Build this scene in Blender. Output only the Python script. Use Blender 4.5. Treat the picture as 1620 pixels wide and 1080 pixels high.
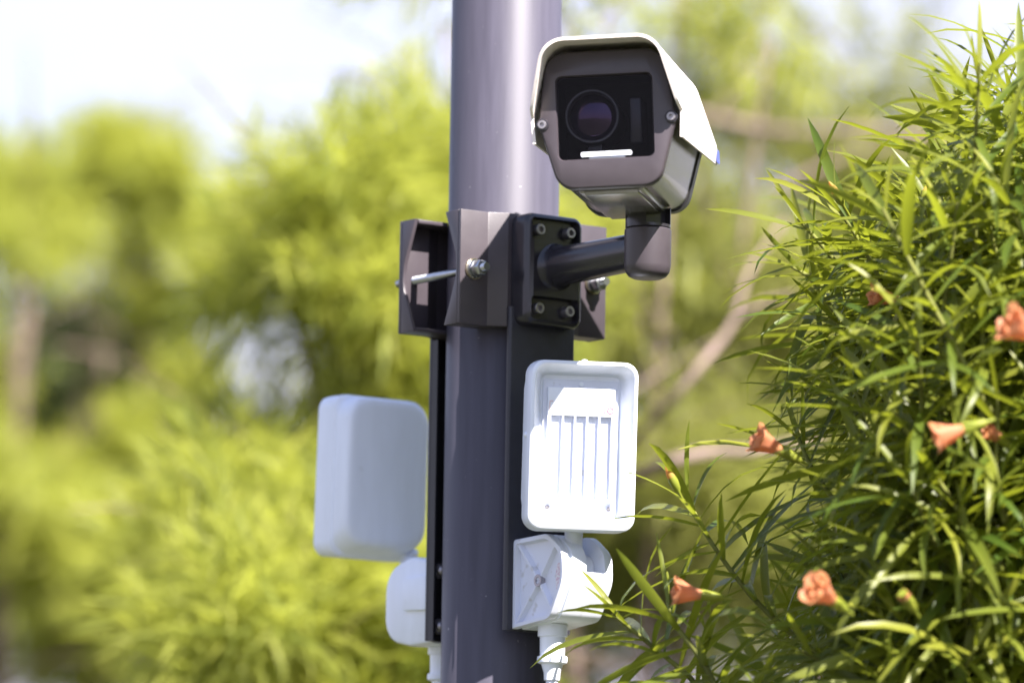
import bpy, bmesh, math, random
import numpy as np
from mathutils import Vector, Matrix, Quaternion
from mathutils.bvhtree import BVHTree

for o in list(bpy.data.objects):
    bpy.data.objects.remove(o)
SC = bpy.context.scene
COL = SC.collection
R = math.radians
random.seed(7)
RNG = np.random.default_rng(11)

# ------------------------------------------------------------------ camera
CAM_D, PITCH, ROLL = 6.0, R(8.0), R(0.9)
CAM = Vector((0.0107, -CAM_D, 1.6))
LENS = 206.8
fw = Vector((0, math.cos(PITCH), math.sin(PITCH)))
up0 = Vector((0, -math.sin(PITCH), math.cos(PITCH)))
rt0 = Vector((1, 0, 0))
rt = rt0 * math.cos(ROLL) + up0 * math.sin(ROLL)
upv = up0 * math.cos(ROLL) - rt0 * math.sin(ROLL)
cd = bpy.data.cameras.new('camera')
cd.lens = LENS
cd.sensor_width = 36
cd.clip_start = 0.05
cd.clip_end = 2000
cam = bpy.data.objects.new('camera', cd)
COL.objects.link(cam)
cam.matrix_world = Matrix(((rt.x, upv.x, -fw.x, CAM.x), (rt.y, upv.y, -fw.y, CAM.y), (rt.z, upv.z, -fw.z, CAM.z), (0, 0, 0, 1)))
SC.camera = cam
cd.dof.use_dof = True
cd.dof.focus_distance = 5.82
cd.dof.aperture_fstop = 3.4
cd.dof.aperture_blades = 9

# ------------------------------------------------------------------ sky, sun, exposure
SUN_AZ, SUN_EL = R(37), R(47)          # azimuth to the right of the viewer's back
SDIR = Vector((math.sin(SUN_AZ) * math.cos(SUN_EL), -math.cos(SUN_AZ) * math.cos(SUN_EL), math.sin(SUN_EL)))
w = bpy.data.worlds.new('World')
SC.world = w
w.use_nodes = True
nt = w.node_tree
bg = nt.nodes['Background']
sky = nt.nodes.new('ShaderNodeTexSky')
sky.sky_type = 'NISHITA'
sky.sun_disc = False
sky.sun_elevation = SUN_EL
sky.sun_rotation = math.atan2(SDIR.x, SDIR.y)
sky.air_density = 1.0
sky.dust_density = 0.7
sky.ozone_density = 3.5
nt.links.new(sky.outputs[0], bg.inputs[0])
bg.inputs[1].default_value = 0.07
sl = bpy.data.lights.new('sun', 'SUN')
sl.energy = 5.0
sl.angle = R(0.53)
sl.color = (1.0, 0.93, 0.88)
so = bpy.data.objects.new('sun', sl)
COL.objects.link(so)
so.location = SDIR * 30
so.rotation_euler = SDIR.to_track_quat('Z', 'Y').to_euler()
SC.view_settings.view_transform = 'Standard'
SC.view_settings.look = 'None'
SC.view_settings.gamma = 1
SC.view_settings.exposure = 2.0
SC.view_settings.use_curve_mapping = False
SC.render.engine = 'CYCLES'
SC.cycles.max_bounces = 8
SC.cycles.transparent_max_bounces = 12
SC.cycles.use_denoising = True
SC.cycles.sample_clamp_indirect = 6


# ------------------------------------------------------------------ helpers
def at(px, py, Y):
    """Point on the vertical plane y = Y that the photograph shows at pixel (px, py)."""
    k = 36.0 / LENS / 1620.0
    d = fw + rt * ((px - 810) * k) + upv * ((540 - py) * k)
    return CAM + d * ((Y - CAM.y) / d.y)


def proj(p):
    v = Vector(p) - CAM
    k = 36.0 / LENS / 1620.0
    z = v.dot(fw)
    return 810 + v.dot(rt) / z / k, 540 - v.dot(upv) / z / k


def zat(x, y, py):
    """Height at plan position (x, y) whose picture row is py."""
    a, b = 0.0, 6.0
    for _ in range(40):
        m = (a + b) / 2
        if proj((x, y, m))[1] > py:
            a = m
        else:
            b = m
    return (a + b) / 2


def tag(o, label=None, cat=None, group=None, kind=None):
    if label: o['label'] = label
    if cat: o['category'] = cat
    if group: o['group'] = group
    if kind: o['kind'] = kind
    return o


def empty(name, loc=(0, 0, 0), rot=(0, 0, 0)):
    o = bpy.data.objects.new(name, None)
    o.empty_display_size = 0.05
    COL.objects.link(o)
    o.location = loc
    o.rotation_euler = rot
    return o


def link(name, me, parent=None, loc=None, rot=None):
    o = bpy.data.objects.new(name, me)
    COL.objects.link(o)
    if parent: o.parent = parent
    if loc is not None: o.location = loc
    if rot is not None: o.rotation_euler = rot
    return o


def shade(me, ang=35):
    bm = bmesh.new()
    bm.from_mesh(me)
    ca = R(ang)
    for f in bm.faces: f.smooth = True
    for e in bm.edges:
        if len(e.link_faces) == 2:
            e.smooth = e.calc_face_angle(0) < ca
    bm.to_mesh(me)
    bm.free()


def build(name, bm, m, parent=None, loc=None, rot=None, bevel=0, seg=2, ang=35, fixn=True):
    if fixn: bmesh.ops.recalc_face_normals(bm, faces=bm.faces)
    if bevel:
        es = [e for e in bm.edges if len(e.link_faces) == 2 and e.calc_face_angle(0) > R(30)]
        bmesh.ops.bevel(bm, geom=es, offset=bevel, segments=seg, profile=0.5, affect='EDGES', clamp_overlap=True)
    me = bpy.data.meshes.new(name)
    bm.to_mesh(me)
    bm.free()
    shade(me, ang)
    for mm in (m if isinstance(m, (list, tuple)) else [m]): me.materials.append(mm)
    return link(name, me, parent, loc, rot)


def box(bm, x0, x1, y0, y1, z0, z1):
    vs = [bm.verts.new((x, y, z)) for x in (x0, x1) for y in (y0, y1) for z in (z0, z1)]
    for q in ((0, 1, 3, 2), (4, 6, 7, 5), (0, 4, 5, 1), (2, 3, 7, 6), (0, 2, 6, 4), (1, 5, 7, 3)):
        bm.faces.new([vs[i] for i in q])
    return vs


def prism(bm, pts, axis, d0, d1):
    """Extrude a 2-D polygon along an axis: 'x' takes (y,z), 'y' takes (x,z), 'z' takes (x,y)."""
    def P(p, d):
        return {'x': (d, p[0], p[1]), 'y': (p[0], d, p[1]), 'z': (p[0], p[1], d)}[axis]
    a = [bm.verts.new(P(p, d0)) for p in pts]
    b = [bm.verts.new(P(p, d1)) for p in pts]
    n = len(pts)
    for i in range(n):
        bm.faces.new((a[i], a[(i + 1) % n], b[(i + 1) % n], b[i]))
    bm.faces.new(a)
    bm.faces.new(b)
    return a, b


def loft(bm, rings, cap0=True, cap1=True, closed=True):
    vr = [[bm.verts.new(p) for p in r] for r in rings]
    n = len(vr[0])
    for a, b in zip(vr, vr[1:]):
        for i in range(n if closed else n - 1):
            j = (i + 1) % n
            bm.faces.new((a[i], a[j], b[j], b[i]))
    if cap0: bm.faces.new(vr[0])
    if cap1: bm.faces.new(vr[-1])
    return vr


def rounded(poly, seg=6):
    """poly: list of (x, y, r) -> list of points with rounded corners."""
    out = []
    n = len(poly)
    for i in range(n):
        x, y, r = poly[i]
        p = Vector((x, y))
        a = Vector(poly[i - 1][:2]) - p
        b = Vector(poly[(i + 1) % n][:2]) - p
        if r <= 0:
            out.append((x, y))
            continue
        ua, ub = a.normalized(), b.normalized()
        th = ua.angle(ub)
        t = min(r / math.tan(th / 2), a.length * .49, b.length * .49)
        rr = t * math.tan(th / 2)
        c = p + (ua + ub).normalized() * (rr / math.sin(th / 2))
        s, e = p + ua * t, p + ub * t
        a0 = math.atan2(s.y - c.y, s.x - c.x)
        a1 = math.atan2(e.y - c.y, e.x - c.x)
        da = (a1 - a0 + math.pi) % (2 * math.pi) - math.pi
        for k in range(seg + 1):
            q = a0 + da * k / seg
            out.append((c.x + rr * math.cos(q), c.y + rr * math.sin(q)))
    return out


def rrect(wd, ht, r, cx=0, cy=0, seg=6):
    a, b = wd / 2, ht / 2
    return rounded([(cx - a, cy - b, r), (cx + a, cy - b, r), (cx + a, cy + b, r), (cx - a, cy + b, r)], seg)


def lathe(bm, prof, axis='z', seg=32, o=(0, 0, 0), cap=True):
    """prof: list of (r, h) along the axis."""
    rings = []
    for r, h in prof:
        ring = []
        for k in range(seg):
            c, s = math.cos(2 * math.pi * k / seg) * r, math.sin(2 * math.pi * k / seg) * r
            p = {'z': (c, s, h), 'y': (c, h, s), 'x': (h, c, s)}[axis]
            ring.append((p[0] + o[0], p[1] + o[1], p[2] + o[2]))
        rings.append(ring)
    return loft(bm, rings, cap, cap)


def tube(bm, pts, radii, sides=8):
    pts = [Vector(p) for p in pts]
    if not hasattr(radii, '__len__'): radii = [radii] * len(pts)
    nrm = None
    rings = []
    for i, p in enumerate(pts):
        t = (pts[min(i + 1, len(pts) - 1)] - pts[max(i - 1, 0)]).normalized()
        if nrm is None:
            nrm = t.orthogonal().normalized()
        else:
            nrm = (nrm - t * nrm.dot(t)).normalized()
        bn = t.cross(nrm)
        rings.append([p + (nrm * math.cos(2 * math.pi * k / sides) + bn * math.sin(2 * math.pi * k / sides)) * radii[i] for k in range(sides)])
    return loft(bm, rings)


def smooth_path(pts, n):
    """Catmull-Rom through pts, n samples."""
    P = [Vector(p) for p in pts]
    P = [P[0] * 2 - P[1]] + P + [P[-1] * 2 - P[-2]]
    m = len(P) - 3
    out = []
    for k in range(n):
        u = k / (n - 1) * m
        i = min(int(u), m - 1)
        t = u - i
        a, b, c, d = P[i:i + 4]
        out.append(0.5 * ((2 * b) + (c - a) * t + (2 * a - 5 * b + 4 * c - d) * t * t + (3 * b - a - 3 * c + d) * t ** 3))
    return out


def cut(obj, cutters):
    """Subtract closed meshes from obj and bake the result into its mesh."""
    for cbm in cutters:
        bmesh.ops.recalc_face_normals(cbm, faces=cbm.faces)
        me = bpy.data.meshes.new('cutter')
        cbm.to_mesh(me)
        cbm.free()
        co = bpy.data.objects.new('cutter', me)
        COL.objects.link(co)
        md = obj.modifiers.new('b', 'BOOLEAN')
        md.object = co
        md.operation = 'DIFFERENCE'
        md.solver = 'EXACT'
        sv = (obj.parent, obj.matrix_basis.copy())
        obj.parent = None
        obj.matrix_basis = Matrix()
        co.matrix_world = Matrix()
        bpy.context.view_layer.update()
        dg = bpy.context.evaluated_depsgraph_get()
        nm = bpy.data.meshes.new_from_object(obj.evaluated_get(dg))
        obj.modifiers.clear()
        old = obj.data
        nm.name = old.name
        obj.data = nm
        bpy.data.meshes.remove(old)
        obj.parent = sv[0]
        obj.matrix_basis = sv[1]
        bpy.data.objects.remove(co)
        bpy.data.meshes.remove(me)
    bm = bmesh.new()
    bm.from_mesh(obj.data)
    bmesh.ops.remove_doubles(bm, verts=bm.verts, dist=1e-6)
    bm.to_mesh(obj.data)
    bm.free()
    shade(obj.data)


# ------------------------------------------------------------------ materials
def mat(name, col, rough=0.5, metal=0.0, var=0.0, vscale=20.0, bump=0.0, bscale=200.0, spec=0.5, coat=0.0, stretch=None, dust=None):
    m = bpy.data.materials.new(name)
    m.use_nodes = True
    n, l = m.node_tree.nodes, m.node_tree.links
    b = n['Principled BSDF']
    b.inputs['Base Color'].default_value = (*col, 1)
    b.inputs['Roughness'].default_value = rough
    b.inputs['Metallic'].default_value = metal
    b.inputs['Specular IOR Level'].default_value = spec
    b.inputs['Coat Weight'].default_value = coat
    tc = n.new('ShaderNodeTexCoord')
    src = tc.outputs['Object']
    if stretch:
        mp = n.new('ShaderNodeMapping')
        mp.inputs['Scale'].default_value = stretch
        l.new(src, mp.inputs[0])
        src = mp.outputs[0]
    last = None
    if var:
        t = n.new('ShaderNodeTexNoise')
        t.inputs['Scale'].default_value = vscale
        t.inputs['Detail'].default_value = 6
        l.new(src, t.inputs['Vector'])
        mr = n.new('ShaderNodeMapRange')
        mr.inputs[1].default_value = 0.3
        mr.inputs[2].default_value = 0.7
        mr.inputs[3].default_value = 1 - var
        mr.inputs[4].default_value = 1 + var
        l.new(t.outputs['Fac'], mr.inputs[0])
        mx = n.new('ShaderNodeMix')
        mx.data_type = 'RGBA'
        mx.blend_type = 'MULTIPLY'
        mx.inputs[0].default_value = 1
        mx.inputs[6].default_value = (*col, 1)
        l.new(mr.outputs[0], mx.inputs[7])
        last = mx.outputs[2]
        r2 = n.new('ShaderNodeMapRange')
        r2.inputs[3].default_value = max(0.03, rough - 0.12 * min(1, var * 4))
        r2.inputs[4].default_value = min(1, rough + 0.12 * min(1, var * 4))
        l.new(t.outputs['Fac'], r2.inputs[0])
        l.new(r2.outputs[0], b.inputs['Roughness'])
    if dust:                                   # pale specks and scuffs: (scale, threshold, colour)
        v = n.new('ShaderNodeTexNoise')
        v.inputs['Scale'].default_value = dust[0]
        v.inputs['Detail'].default_value = 2
        l.new(tc.outputs['Object'], v.inputs['Vector'])
        cr = n.new('ShaderNodeMapRange')
        cr.inputs[1].default_value = dust[1]
        cr.inputs[2].default_value = dust[1] + 0.05
        cr.inputs[3].default_value = 0
        cr.inputs[4].default_value = 0.75
        l.new(v.outputs['Fac'], cr.inputs[0])
        m2 = n.new('ShaderNodeMix')
        m2.data_type = 'RGBA'
        l.new(cr.outputs[0], m2.inputs[0])
        m2.inputs[6].default_value = (*col, 1)
        if last is not None: l.new(last, m2.inputs[6])
        m2.inputs[7].default_value = (*dust[2], 1)
        last = m2.outputs[2]
    if last is not None: l.new(last, b.inputs['Base Color'])
    if bump:
        t = n.new('ShaderNodeTexNoise')
        t.inputs['Scale'].default_value = bscale
        t.inputs['Detail'].default_value = 3
        l.new(src, t.inputs['Vector'])
        bp = n.new('ShaderNodeBump')
        bp.inputs['Strength'].default_value = bump
        bp.inputs['Distance'].default_value = 0.001
        l.new(t.outputs['Fac'], bp.inputs['Height'])
        l.new(bp.outputs[0], b.inputs['Normal'])
    return m


def leaf_mat(name, c1, c2, tr, rough=0.4, scale=6.0, tmix=0.35, spec=0.4):
    m = bpy.data.materials.new(name)
    m.use_nodes = True
    n, l = m.node_tree.nodes, m.node_tree.links
    b = n['Principled BSDF']
    out = n['Material Output']
    geo = n.new('ShaderNodeNewGeometry')
    oi = n.new('ShaderNodeObjectInfo')
    att = n.new('ShaderNodeAttribute')
    att.attribute_name = 'tint'
    ad = n.new('ShaderNodeMath')
    ad.operation = 'ADD'
    l.new(att.outputs['Fac'], ad.inputs[0])
    ns = n.new('ShaderNodeTexNoise')
    ns.inputs['Scale'].default_value = scale
    ns.inputs['Detail'].default_value = 4
    l.new(geo.outputs['Position'], ns.inputs['Vector'])
    l.new(ns.outputs['Fac'], ad.inputs[1])
    mr = n.new('ShaderNodeMapRange')
    mr.inputs[1].default_value = 0.45
    mr.inputs[2].default_value = 1.45
    l.new(ad.outputs[0], mr.inputs[0])
    mx = n.new('ShaderNodeMix')
    mx.data_type = 'RGBA'
    mx.inputs[6].default_value = (*c1, 1)
    mx.inputs[7].default_value = (*c2, 1)
    l.new(mr.outputs[0], mx.inputs[0])
    l.new(mx.outputs[2], b.inputs['Base Color'])
    b.inputs['Roughness'].default_value = rough
    b.inputs['Specular IOR Level'].default_value = spec
    t = n.new('ShaderNodeBsdfTranslucent')
    t.inputs[0].default_value = (*tr, 1)
    ms = n.new('ShaderNodeMixShader')
    ms.inputs[0].default_value = tmix
    l.new(b.outputs[0], ms.inputs[1])
    l.new(t.outputs[0], ms.inputs[2])
    l.new(ms.outputs[0], out.inputs[0])
    return m


M = {}
M['pole'] = mat('pole_paint', (0.064, 0.060, 0.082), 0.46, var=0.13, vscale=9, bump=0.05, bscale=260, stretch=(12, 12, 1), spec=0.28, dust=(150, 0.745, (0.40, 0.39, 0.40)))
M['taupe'] = mat('taupe_enamel', (0.055, 0.046, 0.054), 0.38, var=0.06, vscale=60, bump=0.05, bscale=700)
M['arm'] = mat('dark_enamel', (0.024, 0.022, 0.028), 0.22, var=0.06, vscale=40, bump=0.04, bscale=500)
M['bar'] = mat('bar_paint', (0.026, 0.025, 0.034), 0.45, var=0.10, vscale=70, bump=0.25, bscale=420)
M['barblack'] = mat('bar_black', (0.008, 0.008, 0.010), 0.45, var=0.1, vscale=70, bump=0.15, bscale=420)
M['zinc'] = mat('zinc_steel', (0.42, 0.43, 0.46), 0.3, 1.0, var=0.12, vscale=90)
M['zincyellow'] = mat('zinc_washer', (0.66, 0.58, 0.42), 0.3, 1.0, var=0.2, vscale=120)
M['bolt'] = mat('bolt_steel', (0.36, 0.34, 0.36), 0.42, 0.85, var=0.1, vscale=120)
M['black'] = mat('black_plastic', (0.012, 0.011, 0.013), 0.45)
M['matteblack'] = mat('inner_black', (0.006, 0.006, 0.007), 0.7)
M['lensring'] = mat('lens_ring_metal', (0.12, 0.12, 0.13), 0.35, 0.3)
M['branch'] = mat('bush_branch', (0.10, 0.085, 0.04), 0.9, spec=0.2, var=0.35, vscale=30, bump=0.4, bscale=90)
M['alu'] = mat('housing_metal', (0.30, 0.29, 0.28), 0.26, 0.75, var=0.06, vscale=8, stretch=(30, 1, 30))
M['shield'] = mat('shield_paint', (0.76, 0.70, 0.66), 0.42, var=0.05, vscale=30, dust=(70, 0.68, (0.55, 0.5, 0.46)))
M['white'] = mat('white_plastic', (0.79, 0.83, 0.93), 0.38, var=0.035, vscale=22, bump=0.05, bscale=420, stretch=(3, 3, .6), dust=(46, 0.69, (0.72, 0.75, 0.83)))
M['greywhite'] = mat('grey_white_plastic', (0.66, 0.69, 0.80), 0.42, dust=(60, 0.66, (0.5, 0.5, 0.52)), var=0.03, vscale=25)
M['blue'] = mat('blue_sticker', (0.05, 0.08, 0.55), 0.4)
M['red'] = mat('red_print', (0.55, 0.12, 0.17), 0.5)
M['glareprint'] = mat('glare_paled_print', (0.74, 0.58, 0.62), 0.5)  # sun glare over the letters is put into this pale tone
M['bark'] = mat('bark', (0.19, 0.14, 0.12), 0.95, spec=0.2, var=0.35, vscale=14, bump=0.6, bscale=60, stretch=(1, 1, .3))
M['twig'] = mat('green_twig', (0.14, 0.15, 0.035), 0.8, spec=0.2, var=0.3, vscale=30)
M['soil'] = mat('ground_soil', (0.050, 0.055, 0.028), 0.95, var=0.45, vscale=1.3, bump=0.5, bscale=12)
M['leaf'] = leaf_mat('oleander_leaf', (0.044, 0.082, 0.011), (0.205, 0.215, 0.026), (0.29, 0.33, 0.022), 0.40, 9.0, 0.42, 0.36)
M['far_leaf'] = leaf_mat('feathery_leaf', (0.085, 0.135, 0.026), (0.37, 0.375, 0.078), (0.48, 0.51, 0.08), 0.5, 2.2, 0.54, 0.3)
M['olive_leaf'] = leaf_mat('olive_leaf', (0.085, 0.115, 0.034), (0.28, 0.28, 0.085), (0.36, 0.38, 0.08), 0.5, 2.2, 0.52, 0.3)
M['shade_leaf'] = leaf_mat('shade_painted_leaf', (0.028, 0.038, 0.012), (0.06, 0.075, 0.02), (0.06, 0.09, 0.02), 0.5, 2.2, 0.25, 0.3)  # deep shade between the far trees is put into this dark leaf colour
M['petal'] = leaf_mat('peach_petal', (0.46, 0.35, 0.08), (0.62, 0.255, 0.135), (0.76, 0.34, 0.15), 0.55, 150.0, 0.48, 0.3)
M['calyx'] = leaf_mat('calyx_yellow_green', (0.22, 0.26, 0.03), (0.40, 0.36, 0.05), (0.35, 0.35, 0.04), 0.5, 60.0, 0.3, 0.3)


def glass_mat(name, tint, gl):
    m = bpy.data.materials.new(name)
    m.use_nodes = True
    n, l = m.node_tree.nodes, m.node_tree.links
    n.remove(n['Principled BSDF'])
    t = n.new('ShaderNodeBsdfTransparent')
    t.inputs[0].default_value = (*tint, 1)
    g = n.new('ShaderNodeBsdfGlossy')
    g.inputs['Roughness'].default_value = 0.02
    g.inputs[0].default_value = (*gl, 1)
    f = n.new('ShaderNodeFresnel')
    f.inputs[0].default_value = 1.16
    mx = n.new('ShaderNodeMixShader')
    l.new(f.outputs[0], mx.inputs[0])
    l.new(t.outputs[0], mx.inputs[1])
    l.new(g.outputs[0], mx.inputs[2])
    l.new(mx.outputs[0], n['Material Output'].inputs[0])
    return m


M['glass'] = glass_mat('window_glass', (0.78, 0.78, 0.80), (1, 1, 1))


def lens_mat():
    m = bpy.data.materials.new('coated_lens')
    m.use_nodes = True
    n, l = m.node_tree.nodes, m.node_tree.links
    b = n['Principled BSDF']
    b.inputs['Base Color'].default_value = (0.004, 0.003, 0.006, 1)
    b.inputs['Roughness'].default_value = 0.04
    b.inputs['Specular IOR Level'].default_value = 0.9
    b.inputs['Coat Weight'].default_value = 0.8
    lw = n.new('ShaderNodeLayerWeight')
    cr = n.new('ShaderNodeValToRGB')
    cr.color_ramp.elements[0].color = (0.55, 0.20, 0.75, 1)
    cr.color_ramp.elements[1].color = (0.25, 0.30, 1.0, 1)
    l.new(lw.outputs['Facing'], cr.inputs[0])
    l.new(cr.outputs[0], b.inputs['Specular Tint'])
    return m


M['lens'] = lens_mat()

# sky gets thin bright cloud veils over the clear blue, keyed to the direction in the sky
tcw = nt.nodes.new('ShaderNodeTexCoord')
mpw = nt.nodes.new('ShaderNodeMapping')
mpw.inputs['Scale'].default_value = (3, 3, 9)
nt.links.new(tcw.outputs['Generated'], mpw.inputs[0])
nw = nt.nodes.new('ShaderNodeTexNoise')
nw.inputs['Scale'].default_value = 1.6
nw.inputs['Detail'].default_value = 7
nw.inputs['Roughness'].default_value = 0.6
nt.links.new(mpw.outputs[0], nw.inputs['Vector'])
rw = nt.nodes.new('ShaderNodeMapRange')
rw.inputs[1].default_value = 0.30
rw.inputs[2].default_value = 0.68
rw.inputs[3].default_value = 0.0
rw.inputs[4].default_value = 0.30
nt.links.new(nw.outputs['Fac'], rw.inputs[0])
mxw = nt.nodes.new('ShaderNodeMix')
mxw.data_type = 'RGBA'
sx = nt.nodes.new('ShaderNodeSeparateXYZ')
nt.links.new(tcw.outputs['Generated'], sx.inputs[0])
hz = nt.nodes.new('ShaderNodeMath')              # summer haze: the sky pales towards the horizon all round
hz.operation = 'SUBTRACT'
hz.inputs[0].default_value = 1
hz.use_clamp = True
nt.links.new(sx.outputs[2], hz.inputs[1])
hp = nt.nodes.new('ShaderNodeMath')
hp.operation = 'POWER'
hp.inputs[1].default_value = 3.0
nt.links.new(hz.outputs[0], hp.inputs[0])
ha = nt.nodes.new('ShaderNodeMath')
ha.operation = 'ADD'
ha.use_clamp = True
nt.links.new(hp.outputs[0], ha.inputs[0])
nt.links.new(rw.outputs[0], ha.inputs[1])
nt.links.new(ha.outputs[0], mxw.inputs[0])
nt.links.new(sky.outputs[0], mxw.inputs[6])
mxw.inputs[7].default_value = (4.05, 3.75, 4.7, 1)
nt.links.new(mxw.outputs[2], bg.inputs[0])

# ------------------------------------------------------------------ ground
bm = bmesh.new()
NG = 40
gv = [[None] * (NG + 1) for _ in range(NG + 1)]
for i in range(NG + 1):
    for j in range(NG + 1):
        u, v = (i / NG * 2 - 1), (j / NG * 2 - 1)
        x, y = math.copysign(abs(u) ** 2.2, u) * 600, math.copysign(abs(v) ** 2.2, v) * 600
        z = 0.04 * math.sin(x * .7) * math.cos(y * .5) - 0.04
        gv[i][j] = bm.verts.new((x, y, min(z, 0)))
for i in range(NG):
    for j in range(NG):
        bm.faces.new((gv[i][j], gv[i + 1][j], gv[i + 1][j + 1], gv[i][j + 1]))
g = build('ground', bm, M['soil'])
tag(g, kind='structure')

# ------------------------------------------------------------------ pole and what is clamped to it
PSI = R(35.5)
NV = Vector((math.sin(PSI), -math.cos(PSI), 0))       # the way the bracket faces
RV = Vector((math.cos(PSI), math.sin(PSI), 0))


def plan(s, a):
    return RV * s + NV * a


PR = 0.057
bm = bmesh.new()
lathe(bm, [(PR, -0.05), (PR, 3.46), (PR - .004, 3.466)], seg=96)
o = build('steel_pole', bm, M['pole'])
tag(o, 'tall round dark grey steel pole carrying the camera bracket', 'pole')

p = plan(-.092, .055)
ztop = zat(p.x, p.y, 330)
zbot = zat(p.x, p.y, 510)
ZC, HH = (ztop + zbot) / 2, (ztop - zbot) / 2

clamp = empty('pole_clamp', (0, 0, ZC), (0, 0, PSI))
tag(clamp, 'two part taupe pole clamp drawn together by long zinc threaded rods', 'clamp')


def clamp_half_bm():
    bm = bmesh.new()
    t = .0042
    outer = [(-.092, .055), (-.058, .055), (-.040, .0655), (.040, .0655), (.058, .055), (.092, .055)]
    inner = [(x, a - t) for x, a in reversed(outer)]
    prism(bm, [(x, -a) for x, a in outer + inner], 'z', -HH, HH)
    for s in (-1, 1):
        x0, x1 = (-.0920, -.0878) if s < 0 else (.0878, .0920)
        prof = [(-.0505, HH), (-.027, HH), (-.0455, .014), (-.0475, -.004), (-.0455, -.014), (-.027, -HH), (-.0505, -HH)]
        prism(bm, prof, 'x', x0, x1)
    arc = []
    rr = PR + .0006
    a0 = math.asin(.027 / rr)
    for k in range(17):
        q = math.pi - a0 - (math.pi - 2 * a0) * k / 16
        arc.append((rr * math.cos(q), rr * math.sin(q)))
    inn = [(x, a - t - .0002) for x, a in outer]
    inn[0] = (-.0877, inn[0][1])
    inn[-1] = (.0877, inn[-1][1])
    poly = [(x, -a) for x, a in inn] + [(.0877, -.027)] + [(x, -a) for x, a in reversed(arc)] + [(-.0877, -.027)]
    for z0, z1 in ((HH - .0045, HH - .0003), (-HH + .0003, -HH + .0045)):
        prism(bm, poly, 'z', z0, z1)
    return bm


h1 = build('clamp_half', clamp_half_bm(), M['taupe'], clamp, bevel=.0007, seg=2)
h2 = link('clamp_half', h1.data, clamp, rot=(0, 0, math.pi))


def hexnut(bm, r, y0, y1, o=(0, 0, 0)):
    lathe(bm, [(r * .86, y0), (r, y0 + (y1 - y0) * .15), (r, y1 - (y1 - y0) * .15), (r * .86, y1)], 'y', 6, o)


for s in (-1, 1):
    bm = bmesh.new()
    prof = []
    y = -.0785
    while y < .0805:
        prof += [(.0041, y), (.0036, y + .0004)]
        y += .0008
    lathe(bm, prof, 'y', 16, (s * .0755, 0, -.002))
    rod = build('threaded_rod', bm, M['zinc'], clamp, ang=60)
    oo = (s * .0755, 0, -.002)
    for y0, y1 in ((-.0715, -.0600), (.0600, .0690)):
        bm = bmesh.new()
        hexnut(bm, .0088, y0, y1, oo)
        build('nut', bm, M['zinc'], rod, bevel=.0005)
    for r_, y0, y1 in ((.0098, -.0599, -.0574), (.0108, -.0573, -.0552), (.0105, .0552, .0598)):
        bm = bmesh.new()
        lathe(bm, [(r_, y0), (r_, y1)], 'y', 24, oo)
        build('washer', bm, M['zincyellow'] if r_ == .0108 else M['zinc'], rod)

# mounting bars behind the plate and behind the pole
bz0 = zat(*plan(0, .070)[:2], 1000)
bar_top = ZC + HH - .004
bb = empty('mounting_bar', plan(0, 0) + Vector((0, 0, 0)), (0, 0, PSI))
tag(bb, 'dark front mounting bar running down below the bracket plate behind the sunlit sensor', 'mounting bar', 'flat mounting bars on the pole')
bm = bmesh.new()
prism(bm, [(x, y) for x, y in rounded([(-.041, -.0722, .003), (.041, -.0722, .003), (.041, -.0660, .001), (-.041, -.0660, .001)], 3)], 'z', bz0, ZC - HH + .02)
build('bar_plate', bm, M['bar'], bb)
bz1 = zat(*plan(-.04, -.070)[:2], 1013)
br = empty('mounting_bar', (0, 0, 0), (0, 0, PSI))
tag(br, 'black rear mounting bar hanging from the back clamp half, two screws near its foot', 'mounting bar', 'flat mounting bars on the pole')
bm = bmesh.new()
prism(bm, rounded([(-.041, .0662, .001), (.041, .0662, .001), (.041, .0724, .003), (-.041, .0724, .003)], 3), 'z', bz1, ZC - HH + .02)
prism(bm, [(-.0409, .0560), (-.0379, .0560), (-.0379, .0661), (-.0409, .0661)], 'z', bz1, ZC - HH - .001)
build('bar_plate', bm, M['barblack'], br)
for py in (902, 990):
    x, y = plan(-.030, -.060)[:2]
    z = zat(x, y, py)
    bm = bmesh.new()
    lathe(bm, [(.0001, .0558), (.003, .0560), (.0052, .0578), (.0060, .0610), (.0078, .0612), (.0080, .0661)], 'y', 20, (-.0285, 0, z))
    build('screw', bm, M['bolt'], br)

# bracket: plate, arm, elbow
brk = empty('camera_bracket', (0, 0, ZC), (0, 0, PSI))
tag(brk, 'dark enamel bracket with bolted plate and short round arm to an elbow under the camera', 'bracket')
bm = bmesh.new()
pw, ph = .036, HH - .001
outl = rrect(2 * pw, 2 * ph, .010)
rings = []
for ins, y in ((0, -.0662), (0, -.086), (.0012, -.0895), (.004, -.0925), (.008, -.094)):
    rings.append([(x * (pw - ins) / pw, y, z * (ph - ins) / ph) for x, z in outl])
loft(bm, rings)
plate = build('mounting_plate', bm, M['arm'], brk)
cts = []
for s in (-1, 1):
    c = bmesh.new()
    zc = s * (ph - .0170)
    ri = []
    for k, (sc, y) in enumerate(((1.0, -.10), (1.0, -.0935), (.93, -.0845))):
        ri.append([(x * sc, y, (z - zc) * sc + zc) for x, z in rrect(.060, .024, .004, 0, zc, 4)])
    loft(c, ri)
    cts.append(c)
cut(plate, cts)
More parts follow.
